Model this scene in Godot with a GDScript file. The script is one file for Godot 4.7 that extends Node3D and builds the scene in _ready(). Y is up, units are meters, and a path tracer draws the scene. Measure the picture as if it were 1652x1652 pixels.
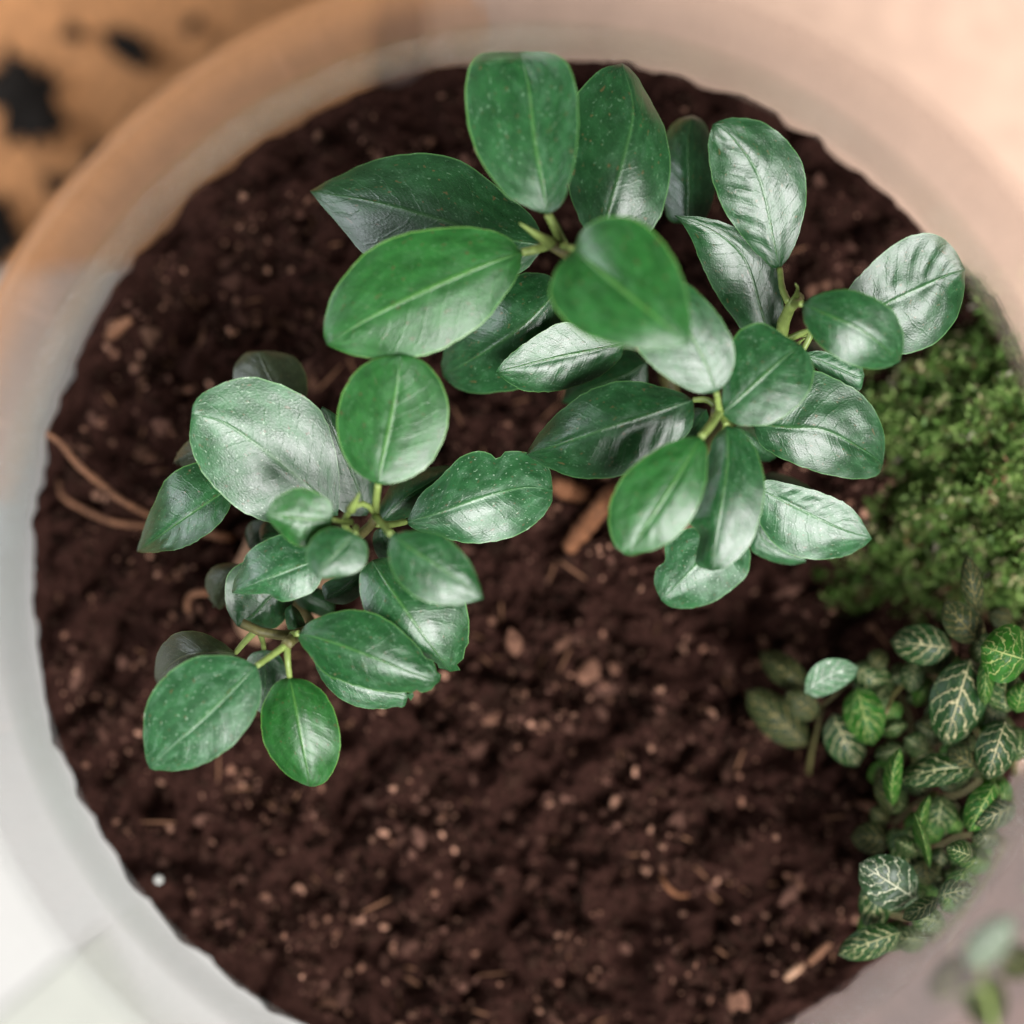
extends Node3D

const EYE := 0.52            # camera height over the soil
const FOCAL := 4033.0        # photograph pixels per unit of tangent
const HALF := 826.0
const WINDOW := Vector3(0.60, 1.52, 0.86)   # middle of the large window
var cam_basis: Basis
var mats := {}
var rng := RandomNumberGenerator.new()
var noise := FastNoiseLite.new()
var fine := FastNoiseLite.new()
var taken := {}

# ---------------------------------------------------------------- helpers
func spot(px: float, py: float, h: float) -> Vector3:
	# the point at height h that stands where the photograph shows (px, py)
	var d := cam_basis * Vector3((px - HALF) / FOCAL, (HALF - py) / FOCAL, -1.0)
	return Vector3(0, EYE, 0) + d * ((EYE - h) / -d.y)

func numbered(called: String) -> String:
	taken[called] = int(taken.get(called, -1)) + 1
	return called if taken[called] == 0 else "%s_%03d" % [called, taken[called]]

func thing(called: String, label: String, category: String, at := Vector3.ZERO, group := "") -> Node3D:
	var o := Node3D.new()
	o.name = numbered(called)
	add_child(o)
	o.position = at
	tag(o, label, category, group)
	return o

func tag(o: Node, label: String, category: String, group := "") -> void:
	o.set_meta("label", label)
	o.set_meta("category", category)
	if group:
		o.set_meta("group", group)

func obj(called: String, m: Mesh, mat: Material, parent: Node = null) -> MeshInstance3D:
	var o := MeshInstance3D.new()
	o.mesh = m
	if mat:
		o.material_override = mat
	if parent == null:
		o.name = numbered(called)
		add_child(o, true)
	else:
		o.name = called
		parent.add_child(o, true)
	return o

func grid_mesh(pts: Array, uvs: Array, cols: int, rows: int, wrap := false) -> ArrayMesh:
	# rows x cols points, smooth normals
	var st := SurfaceTool.new()
	st.begin(Mesh.PRIMITIVE_TRIANGLES)
	st.set_smooth_group(0)
	for i in pts.size():
		st.set_uv(uvs[i])
		st.add_vertex(pts[i])
	for r in rows - 1:
		for c in (cols if wrap else cols - 1):
			var a := r * cols + c
			var b := r * cols + (c + 1) % cols
			for k in [a, b, a + cols, b, b + cols, a + cols]:
				st.add_index(k)
	st.generate_normals()
	return st.commit()

func tube(path: Array, radii: Array, sides := 10) -> ArrayMesh:
	# a swept round stem with closed ends
	var pts := []
	var uvs := []
	var side := Vector3.ZERO
	var n := path.size()
	for i in range(-1, n + 1):
		var k := clampi(i, 0, n - 1)
		var dir: Vector3 = (path[mini(k + 1, n - 1)] - path[maxi(k - 1, 0)]).normalized()
		if side == Vector3.ZERO:
			side = dir.cross(Vector3(0.31, 0.2, 0.93)).normalized()
		side = (side - dir * side.dot(dir)).normalized()
		var up := dir.cross(side)
		var rad: float = radii[k] if i == k else radii[k] * 0.02
		for s in sides:
			var a := TAU * s / sides
			pts.append(path[k] + (side * cos(a) + up * sin(a)) * rad)
			uvs.append(Vector2(float(s) / sides, float(k) / n))
	return grid_mesh(pts, uvs, sides, n + 2, true)

func curve(points: Array, count: int) -> Array:
	# Catmull-Rom through the points, resampled evenly by length
	var dense := []
	var n := points.size()
	for i in n - 1:
		var p1 = points[i]
		var p2 = points[i + 1]
		var p0 = points[i - 1] if i > 0 else p1 * 2.0 - p2
		var p3 = points[i + 2] if i + 2 < n else p2 * 2.0 - p1
		for k in 8:
			var t := k / 8.0
			dense.append(0.5 * ((2.0 * p1) + (p2 - p0) * t + (2.0 * p0 - 5.0 * p1 + 4.0 * p2 - p3) * t * t + (3.0 * p1 - p0 - 3.0 * p2 + p3) * t * t * t))
	dense.append(points[n - 1])
	var lens := [0.0]
	for i in range(1, dense.size()):
		lens.append(lens[i - 1] + (dense[i] - dense[i - 1]).length())
	var out := []
	var j := 0
	for i in count:
		var want: float = lens[-1] * i / (count - 1)
		while j < dense.size() - 2 and lens[j + 1] < want:
			j += 1
		var gap: float = maxf(lens[j + 1] - lens[j], 1e-9)
		out.append(dense[j].lerp(dense[j + 1], clampf((want - lens[j]) / gap, 0, 1)))
	return out

# ---------------------------------------------------------------- leaves
func blade(spec: Dictionary, origin: Vector3) -> ArrayMesh:
	# b, t: base and tip; r, l: points along the right and left edge (looking from base to tip), all in photograph pixels;
	# h: heights (mm) at base, middle, tip; e: how far (mm) the right and left edges stand above the midrib; puck: quilting (mm)
	var rows := 33
	if spec.has("w"):
		towards_window(spec)
	var half := 9
	var b := Vector2(spec.b[0], spec.b[1])
	var t := Vector2(spec.t[0], spec.t[1])
	var right := curve([b] + flat(spec.r) + [t], rows)
	var left := curve([b] + flat(spec.l) + [t], rows)
	# no margin is perfectly even; some tips are torn or ragged
	var rag: float = spec.get("rag", 0.0)
	for i in range(1, rows - 1):
		var near_tip := smoothstep(0.72, 0.95, i / float(rows - 1))
		var scale := minf((t - b).length() / 300.0, 1.0)
		for side in [right, left]:
			var n: Vector2 = (side[i] - b.lerp(t, i / float(rows - 1))).normalized()
			var wob := fine.get_noise_2d(i * 55.0 + b.x, (0.0 if side == right else 700.0) + b.y) * 2.4 * scale
			wob += rag * near_tip * fine.get_noise_2d(i * 260.0 + b.y, (90.0 if side == right else 500.0) + b.x) * 2.2
			side[i] += n * wob
	var mid := []
	if spec.has("m"):
		mid = curve([b] + flat(spec.m) + [t], rows)
	else:
		for i in rows:
			mid.append((right[i] + left[i]) * 0.5)
	var h: Array = spec.h
	var e: Array = spec.get("e", [-2, -2])
	var puck: float = spec.get("puck", 0.25)
	var seed_at := b.x * 0.37 + b.y * 0.91
	var pts := []
	var uvs := []
	for i in rows:
		var u := i / float(rows - 1)
		var spine: float = h[0] * (1 - u) * (1 - 2 * u) + 4 * h[1] * u * (1 - u) + h[2] * u * (2 * u - 1)
		for k in range(-half, half + 1):
			var v := k / float(half)
			var p: Vector2 = mid[i].lerp(right[i] if v > 0 else left[i], absf(v))
			var wide: float = smoothstep(0.0, 0.25, u) * smoothstep(1.0, 0.8, u)
			var edge: float = e[0] if v > 0 else e[1]
			var hh: float = spine + edge * pow(absf(v), 1.4) * (0.3 + 0.7 * wide)
			# side veins lift the blade between them, and the whole blade waves a little
			var phase: float = (u - absf(v) * 0.22) * 7.0
			hh += 0.6 * puck * wide * sin(PI * absf(v)) * (pow(absf(sin(PI * phase + seed_at)), 0.7) * 1.1 - 0.5) * (0.6 + fine.get_noise_2d(u * 90.0, seed_at * 7.0))
			hh += 0.5 * puck * fine.get_noise_3d(u * 130.0, v * 70.0 + (0.0 if v > 0 else 400.0), seed_at * 9.0) * (0.35 + wide)
			hh -= 0.22 * exp(-pow(v * 9.0, 2.0)) * wide
			pts.append(spot(p.x, p.y, hh * 0.001) - origin)
			uvs.append(Vector2(0.5 + 0.5 * v, u))
	return grid_mesh(pts, uvs, half * 2 + 1, rows)

func towards_window(spec: Dictionary) -> void:
	# "w": middle height, arch, droop of the edges (mm), share of the full turn towards the window
	var w: Array = spec.w
	var b := Vector2(spec.b[0], spec.b[1])
	var t := Vector2(spec.t[0], spec.t[1])
	var c := spot((b.x + t.x) * 0.5, (b.y + t.y) * 0.5, w[0] * 0.001)
	var n: Vector3 = (Vector3(0, EYE, 0) - c).normalized() + (WINDOW - c).normalized()
	var mm := (EYE - c.y) / FOCAL * 1000.0            # millimetres per photograph pixel
	var fall: Vector2 = Vector2(-n.x / n.y, -n.z / n.y) * mm * w[3]
	var along: float = (t - b).dot(fall) * 0.5
	var side: float = Vector2(-(t - b).y, (t - b).x).normalized().dot(fall)
	var mid_r: Array = spec.r
	var k: int = int(mid_r.size() / 4.0) * 2
	var wide: float = (Vector2(mid_r[k], mid_r[k + 1]) - (b + t) * 0.5).length()
	spec.h = [w[0] - along, w[0] + w[1], w[0] + along]
	spec.e = [side * wide - w[2], -side * wide - w[2]]

func flat(a: Array) -> Array:
	var out := []
	for i in range(0, a.size(), 2):
		out.append(Vector2(a[i], a[i + 1]))
	return out

func leaf_texture(kind: String, seed_n: int, base: Color, vein: Color, dusty: float) -> Dictionary:
	# colour, relief and gloss of one leaf blade; x runs across, y from base to tip
	var w := 256
	var hgt := 512
	var col := Image.create(w, hgt, false, Image.FORMAT_RGB8)
	var rel := Image.create(w, hgt, false, Image.FORMAT_RGB8)
	var rough := Image.create(w, hgt, false, Image.FORMAT_RGB8)
	var cell := FastNoiseLite.new()
	cell.noise_type = FastNoiseLite.TYPE_CELLULAR
	cell.cellular_return_type = FastNoiseLite.RETURN_DISTANCE2_SUB
	cell.cellular_distance_function = FastNoiseLite.DISTANCE_EUCLIDEAN
	cell.frequency = 1.0
	cell.seed = seed_n
	var soft := FastNoiseLite.new()
	soft.seed = seed_n + 5
	soft.frequency = 1.0
	soft.fractal_octaves = 4
	for y in hgt:
		var u := (y + 0.5) / hgt
		for x in w:
			var v := ((x + 0.5) / w - 0.5) * 2.0
			var a := absf(v)
			var c := base
			var mottled := soft.get_noise_2d(v * 3.0 + 20.0, u * 6.0)
			var speck := soft.get_noise_2d(v * 26.0 + 90.0, u * 52.0)
			c = c * (1.0 + 0.22 * mottled + 0.10 * speck)
			var relief := 0.55 + 0.05 * speck
			var r := 0.335 + 0.08 * mottled + 0.05 * speck
			if kind == "ficus":
				var mw := 0.045 * (1.0 - 0.75 * u) + 0.008
				var line := exp(-pow(a / mw, 2.0))
				var s := (u - a * 0.20 - 0.02 * mottled) * 11.0 + (0.31 if v > 0 else 0.0)
				var side_vein := exp(-pow((absf(s - roundf(s))) / 0.055, 2.0)) * smoothstep(1.0, 0.7, a)
				var s2 := (u - a * 0.20 + 0.015 * mottled) * 44.0
				var hair := exp(-pow((absf(s2 - roundf(s2))) / 0.16, 2.0)) * smoothstep(1.0, 0.6, a)
				c = c.lerp(vein, clampf(0.46 * line + 0.08 * side_vein + 0.03 * hair, 0, 1))
				c = c.lerp(vein, 0.75 * smoothstep(0.965, 0.99, a))
				relief += -0.30 * line - 0.07 * side_vein - 0.02 * hair + 0.08 * soft.get_noise_2d(v * 2.0, u * 5.0 + 40.0)
				# dust, droplet marks and pale pores
				var grime := smoothstep(0.10, 0.42, soft.get_noise_2d(v * 2.2 + 7.0, u * 4.4 + 13.0)) * dusty
				var dust_grain := smoothstep(0.05, 0.35, soft.get_noise_2d(v * 40.0, u * 80.0))
				var lay := clampf(grime * (0.18 + 0.5 * dust_grain), 0, 0.6)
				c = c.lerp(Color(0.62, 0.68, 0.64), lay * 0.55)
				r += 0.18 * lay
				var pore := cell.get_noise_2d(v * 9.0, u * 18.0)
				if pore > 0.90 - 0.30 * dusty * smoothstep(-0.05, 0.4, soft.get_noise_2d(v * 2.0 + 31.0, u * 4.0)):
					c = c.lerp(Color(0.66, 0.72, 0.52), 0.55)
				# dried water marks, scratches and a few brown flecks
				var ring := absf(soft.get_noise_2d(v * 1.5 + 60.0, u * 3.0 + seed_n))
				c = c.lerp(Color(0.60, 0.68, 0.60), 0.30 * dusty * smoothstep(0.022, 0.006, ring) * smoothstep(-0.1, 0.3, speck + mottled))
				var fleck := soft.get_noise_2d(v * 7.0 + 130.0, u * 14.0)
				c = c.lerp(Color(0.36, 0.30, 0.18), 0.8 * smoothstep(0.50, 0.56, fleck))
				c = c.lerp(Color(0.72, 0.76, 0.70), 0.7 * smoothstep(0.47, 0.52, soft.get_noise_2d(v * 12.0 + 230.0, u * 24.0)) * minf(dusty, 1.0))
			else:
				# a net of pale veins: midrib, side veins and a fine mesh between them
				var mw2 := 0.05 * (1.0 - 0.6 * u)
				var line2 := exp(-pow(a / mw2, 4.0))
				var bow := (u - 0.30 * pow(a, 1.25) - 0.06 * mottled) * 5.6 + (0.22 if v > 0 else 0.0)
				var side2 := exp(-pow(absf(bow - roundf(bow)) / (0.085 - 0.025 * a), 4.0)) * smoothstep(0.98, 0.86, a)
				var mesh_line := 1.0 - smoothstep(0.03, 0.16, cell.get_noise_2d(v * 2.3 + 11.0, u * 5.0) + 1.0)
				var net := clampf(maxf(maxf(line2, side2), mesh_line * 0.78), 0, 1)
				c = c.lerp(vein, net * 0.9)
				relief = 0.62 - 0.4 * net + 0.05 * speck
				r = 0.46
			col.set_pixel(x, y, c)
			rel.set_pixel(x, y, Color(relief, relief, relief))
			rough.set_pixel(x, y, Color(r, r, r))
	return {"col": ImageTexture.create_from_image(col), "rel": ImageTexture.create_from_image(rel), "rough": ImageTexture.create_from_image(rough)}

func leaf_material(tex: Dictionary, gloss: float, glow: Color, relief: float, spec := 0.63) -> StandardMaterial3D:
	var m := StandardMaterial3D.new()
	m.albedo_texture = tex.col
	m.roughness_texture = tex.rough
	m.roughness = gloss
	m.metallic_specular = spec
	m.heightmap_enabled = true
	m.heightmap_texture = tex.rel
	m.heightmap_scale = relief
	m.backlight_enabled = true
	m.backlight = glow
	m.cull_mode = BaseMaterial3D.CULL_DISABLED
	m.texture_repeat = false
	return m

func plain(c: Color, rough: float, grain := 0.0, scale := 60.0) -> StandardMaterial3D:
	var m := StandardMaterial3D.new()
	m.albedo_color = c
	m.roughness = rough
	if grain > 0.0:
		var t := NoiseTexture2D.new()
		t.width = 256
		t.height = 256
		t.seamless = true
		var n := FastNoiseLite.new()
		n.seed = int(scale)
		n.frequency = 0.03
		n.fractal_octaves = 5
		t.noise = n
		var g := Gradient.new()
		g.set_color(0, Color(1 - grain, 1 - grain, 1 - grain))
		g.set_color(1, Color(1, 1, 1))
		t.color_ramp = g
		m.albedo_texture = t
		m.uv1_triplanar = true
		m.uv1_scale = Vector3.ONE * scale
	return m

# builds one leaf with its stalk; stalk: list of [x, y, mm] from the twig to the leaf base
func leaf(plant: Node3D, spec: Dictionary, mat: Material) -> void:
	var o := obj("leaf", blade(spec, plant.position), mat, plant)
	if spec.has("label"):
		o.set_meta("label", spec.label)
	if spec.has("p"):
		stem_part(o, "leaf_stalk", plant.position, spec.p + [[spec.b[0], spec.b[1], spec.h[0] - 0.3]], spec.get("pr", 0.7), mats.stalk)

func stem_part(parent: Node, called: String, origin: Vector3, way: Array, radius_mm: float, mat: Material, tip := 0.8) -> void:
	var pts := []
	for w in way:
		pts.append(spot(w[0], w[1], w[2] * 0.001) - origin)
	var n := 14
	var path := curve(pts, n)
	var radii := []
	for i in n:
		radii.append(radius_mm * 0.001 * lerpf(1.0, tip, i / float(n - 1)) * (1.0 + 0.14 * fine.get_noise_2d(i * 60.0, way[0][0])))
	obj(called, tube(path, radii), mat, parent)

# outline of a small oval leaf from base, tip and half width
func oval(bx: float, by: float, tx: float, ty: float, hw: float, h: Array, e := [-1.0, -1.0], fat := 0.62, bend := 0.0) -> Dictionary:
	var b := Vector2(bx, by)
	var t := Vector2(tx, ty)
	var d := t - b
	var n := Vector2(-d.y, d.x).normalized()
	var r := []
	var l := []
	var m := []
	for k in range(1, 8):
		var u := k / 8.0
		var w := hw * pow(sin(PI * pow(u, 0.92)), fat)
		var c := b + d * u + n * bend * sin(PI * u)
		r.append_array([c.x + n.x * w, c.y + n.y * w])
		l.append_array([c.x - n.x * w, c.y - n.y * w])
		m.append_array([c.x, c.y])
	return {"b": [bx, by], "t": [tx, ty], "r": r, "l": l, "m": m, "h": h, "e": e}

func soil_height(x: float, z: float) -> float:
	var r := Vector2(x, z).length()
	var h := 0.0050 * noise.get_noise_2d(x * 1300.0, z * 1300.0) + 0.0100 * noise.get_noise_2d(x * 3800.0 + 50.0, z * 3800.0)
	# the soil lies a little lower against the glass at the upper left
	h -= 0.004 * smoothstep(0.07, 0.105, r) * smoothstep(0.2, 1.0, Vector2(x, z).normalized().dot(Vector2(-0.74, -0.67)))
	# and a shallow hollow between the two figs and the veined plants
	h -= 0.011 * exp(-(pow((x - 0.045) / 0.028, 2.0) + pow((z - 0.016) / 0.020, 2.0)))
	return h

func bowl_radius(y: float) -> float:
	return 0.1100 * sqrt(maxf(0.0, 1.0 - pow((y - 0.035) / 0.1845, 2.0)))

func lathe(profile: Array, sides: int) -> ArrayMesh:
	var pts := []
	var uvs := []
	for i in profile.size():
		for s in sides:
			var a := TAU * s / sides
			pts.append(Vector3(cos(a) * profile[i].x, profile[i].y, sin(a) * profile[i].x))
			uvs.append(Vector2(float(s) / sides, float(i) / profile.size()))
	return grid_mesh(pts, uvs, sides, profile.size(), true)

func lump(radius: float, rough: float, seed_n: float, flat_y := 1.0, rings := 10, sides := 14) -> ArrayMesh:
	var pts := []
	var uvs := []
	for i in rings + 1:
		var p := PI * i / rings
		for s in sides:
			var a := TAU * s / sides
			var d := Vector3(sin(p) * cos(a), cos(p), sin(p) * sin(a))
			var k := 1.0 + rough * noise.get_noise_3d(d.x * 70.0 + seed_n, d.y * 70.0, d.z * 70.0) + 0.4 * rough * noise.get_noise_3d(d.x * 240.0, d.y * 240.0 + seed_n, d.z * 240.0)
			pts.append(d * Vector3(1, flat_y, 1) * radius * k)
			uvs.append(Vector2(float(s) / sides, float(i) / rings))
	return grid_mesh(pts, uvs, sides, rings + 1, true)

func scatter(called: String, m: Mesh, mat: Material, where: Array, tints: Array, parent: Node = null) -> MultiMeshInstance3D:
	var mm := MultiMesh.new()
	mm.transform_format = MultiMesh.TRANSFORM_3D
	mm.use_colors = true
	mm.mesh = m
	mm.instance_count = where.size()
	for i in where.size():
		mm.set_instance_transform(i, where[i])
		mm.set_instance_color(i, tints[i])
	var o := MultiMeshInstance3D.new()
	o.multimesh = mm
	o.material_override = mat
	o.name = called if parent else numbered(called)
	(parent if parent else self).add_child(o, true)
	o.set_meta("kind", "stuff")
	return o

func inside(p: Vector2, poly: PackedVector2Array) -> bool:
	return Geometry2D.is_point_in_polygon(p, poly)

func window_light(at: Vector3, look: Vector3, size: Vector2, energy: float, c: Color) -> void:
	var l := AreaLight3D.new()
	l.name = numbered("window_light")
	l.area_size = size
	l.light_energy = energy
	l.light_color = c
	l.area_range = 6.0
	l.area_attenuation = 2.0
	l.shadow_enabled = true
	add_child(l)
	l.look_at_from_position(at, look, Vector3.UP)

# ---------------------------------------------------------------- scene
func _ready() -> void:
	rng.seed = 11
	noise.seed = 3
	noise.frequency = 0.02
	noise.fractal_octaves = 4
	fine.seed = 9
	fine.frequency = 0.02
	fine.fractal_octaves = 3

	# camera: it hangs over the axis of the bowl and is tipped by about a degree
	var cam := Camera3D.new()
	cam.name = "camera"
	cam_basis = Basis.looking_at(Vector3(-46.0 / FOCAL, -1.0, -91.0 / FOCAL), Vector3(0, 0, -1))
	cam.transform = Transform3D(cam_basis, Vector3(0, EYE, 0))
	cam.near = 0.02
	cam.far = 20.0
	var attr := CameraAttributesPhysical.new()
	attr.frustum_focal_length = 50.0
	attr.frustum_focus_distance = 0.472
	attr.exposure_aperture = 2.5
	cam.attributes = attr
	cam.fov = rad_to_deg(2.0 * atan(HALF / FOCAL))
	add_child(cam)
	cam.current = true
	cam.fov = rad_to_deg(2.0 * atan(HALF / FOCAL))

	# light: a wide window in front of the bowl, a smaller one to its left, the room's own dim light
	var env := Environment.new()
	env.background_mode = Environment.BG_COLOR
	env.background_color = Color(0.335, 0.315, 0.295)
	env.tonemap_mode = Environment.TONE_MAPPER_LINEAR
	env.tonemap_exposure = 1.0
	env.sdfgi_enabled = true
	env.ssao_enabled = true
	env.ssil_enabled = true
	var we := WorldEnvironment.new()
	we.name = "surroundings"
	we.environment = env
	add_child(we)
	window_light(WINDOW, Vector3(0, 0.0, 0), Vector2(1.35, 1.0), 9.4, Color(0.99, 0.99, 0.98))
	window_light(Vector3(-1.35, 0.75, -0.35), Vector3(0, 0.0, 0), Vector2(0.65, 0.65), 1.3, Color(0.95, 0.98, 1.0))

	make_materials()
	build_table()
	build_bowl_and_soil()
	build_moss()
	build_left_fig()
	build_right_fig()
	build_fittonia()
	build_litter()

func make_materials() -> void:
	var green := leaf_texture("ficus", 21, Color(0.11, 0.30, 0.145), Color(0.42, 0.60, 0.30), 0.6)
	var dark := leaf_texture("ficus", 33, Color(0.105, 0.265, 0.135), Color(0.34, 0.50, 0.28), 0.45)
	var dusty := leaf_texture("ficus", 47, Color(0.15, 0.34, 0.19), Color(0.42, 0.58, 0.36), 1.1)
	var young := leaf_texture("ficus", 58, Color(0.135, 0.36, 0.145), Color(0.50, 0.68, 0.32), 0.4)
	var olive := leaf_texture("ficus", 63, Color(0.22, 0.27, 0.16), Color(0.46, 0.50, 0.30), 0.5)
	mats.green = leaf_material(green, 1.0, Color(0.45, 0.55, 0.2), 0.03)
	mats.dark = leaf_material(dark, 1.0, Color(0.25, 0.32, 0.12), 0.03, 0.57)
	mats.dusty = leaf_material(dusty, 1.05, Color(0.40, 0.50, 0.2), 0.03)
	mats.young = leaf_material(young, 1.0, Color(0.60, 0.70, 0.25), 0.03)
	mats.olive = leaf_material(olive, 1.2, Color(0.45, 0.45, 0.2), 0.05)
	var net_dark := leaf_texture("net", 71, Color(0.095, 0.23, 0.075), Color(0.80, 0.74, 0.60), 0.0)
	var net_bright := leaf_texture("net", 84, Color(0.16, 0.37, 0.09), Color(0.68, 0.70, 0.44), 0.0)
	var net_olive := leaf_texture("net", 92, Color(0.15, 0.19, 0.09), Color(0.50, 0.45, 0.28), 0.0)
	mats.net_pale_sheen = leaf_material(leaf_texture("net", 98, Color(0.30, 0.46, 0.32), Color(0.90, 0.92, 0.88), 0.0), 0.9, Color(0.6, 0.7, 0.4), 0.05, 0.6)  # whitened blade: window sheen painted into the colour; also the pale sprig leaf
	mats.net_pale = leaf_material(leaf_texture("net", 105, Color(0.11, 0.22, 0.10), Color(0.84, 0.82, 0.72), 0.0), 0.9, Color(0.4, 0.5, 0.2), 0.05, 0.6)
	mats.nets = []
	for k in 3:
		mats.nets.append(leaf_material(leaf_texture("net", 171 + 9 * k, Color(0.085 + 0.02 * k, 0.21 + 0.02 * k, 0.07), Color(0.76, 0.70 + 0.02 * k, 0.55), 0.0), 1.0, Color(0.3, 0.35, 0.15), 0.05, 0.45))
	mats.net_dark = leaf_material(net_dark, 1.0, Color(0.3, 0.35, 0.15), 0.05, 0.45)
	mats.net_bright = leaf_material(net_bright, 1.0, Color(0.6, 0.7, 0.25), 0.05, 0.45)
	mats.net_olive = leaf_material(net_olive, 1.1, Color(0.3, 0.35, 0.15), 0.05, 0.35)
	mats.stalk = plain(Color(0.56, 0.64, 0.34), 0.45, 0.25, 90.0)
	mats.twig = plain(Color(0.42, 0.40, 0.22), 0.6, 0.35, 95.0)
	mats.bark = plain(Color(0.80, 0.62, 0.50), 0.65, 0.35, 70.0)
	mats.root = plain(Color(0.56, 0.38, 0.27), 0.8, 0.4, 99.0)
	mats.chip = plain(Color(0.62, 0.40, 0.26), 0.85, 0.45, 80.0)
	mats.soil = plain(Color(0.265, 0.172, 0.150), 0.92, 0.6, 75.0)
	mats.soil.metallic_specular = 0.1
	var crumb := StandardMaterial3D.new()
	crumb.roughness = 0.85
	crumb.vertex_color_use_as_albedo = true
	crumb.metallic_specular = 0.12
	mats.crumb = crumb
	var moss := StandardMaterial3D.new()
	moss.roughness = 0.6
	moss.vertex_color_use_as_albedo = true
	moss.cull_mode = BaseMaterial3D.CULL_DISABLED
	moss.backlight_enabled = true
	moss.backlight = Color(0.5, 0.6, 0.2)
	mats.moss = moss
	mats.moss_bed = plain(Color(0.22, 0.26, 0.12), 0.95, 0.6, 90.0)
	mats.moss_bed.metallic_specular = 0.1

func build_table() -> void:
	var top := BoxMesh.new()
	top.size = Vector3(2.4, 0.03, 2.0)
	var t := obj("table_top", top, plain(Color(0.42, 0.31, 0.28), 0.55, 0.3, 9.0))
	t.position = Vector3(0, -0.1385, 0)
	t.set_meta("kind", "structure")
	sheet("cork_mat", "orange-brown work mat scattered with dark soil crumbs, upper left", "mat", [[-0.62, -0.55], [-0.02, -0.55], [-0.05, -0.02], [-0.62, 0.05]], 0.003, plain(Color(0.90, 0.635, 0.42), 0.8, 0.30, 22.0))
	sheet("added_pale_sheet", "added pale pinkish beige sheet standing for the brighter lit table behind the bowl, upper right", "paper", [[-0.052, -0.62], [0.72, -0.60], [0.72, 0.055], [-0.02, 0.05]], 0.0042, plain(Color(0.80, 0.665, 0.585), 0.7, 0.10, 12.0))  # added sheet: the glare on the table is put into its pale colour
	sheet("white_cloth", "large plain white cloth lying to the left and front of the bowl", "cloth", [[-0.72, -0.040], [-0.045, -0.082], [0.05, 0.16], [0.02, 0.62], [-0.72, 0.62]], 0.0042, plain(Color(0.71, 0.70, 0.69), 0.9, 0.06, 30.0))
	sheet("grey_card", "pale grey-green card whose corner lies on the white cloth, lower left", "card", [[-0.36, 0.30], [-0.1120, 0.0920], [-0.085, 0.150], [-0.20, 0.42]], 0.0010, plain(Color(0.655, 0.655, 0.625), 0.8, 0.05, 14.0), 0.0044)

func sheet(called: String, label: String, category: String, corners: Array, thick: float, mat: Material, lift := 0.0) -> void:
	var lo := -0.1235 + 0.0002 + lift
	var st := SurfaceTool.new()
	st.begin(Mesh.PRIMITIVE_TRIANGLES)
	st.set_smooth_group(-1)
	var top := []
	var bot := []
	for c in corners:
		top.append(Vector3(c[0], lo + thick, c[1]))
		bot.append(Vector3(c[0], lo, c[1]))
	var n := corners.size()
	for i in range(1, n - 1):
		for p in [top[0], top[i], top[i + 1], bot[0], bot[i + 1], bot[i]]:
			st.add_vertex(p)
	for i in n:
		var j := (i + 1) % n
		for p in [top[i], bot[i], top[j], top[j], bot[i], bot[j]]:
			st.add_vertex(p)
	st.generate_normals()
	tag(obj(called, st.commit(), mat), label, category)

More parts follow.
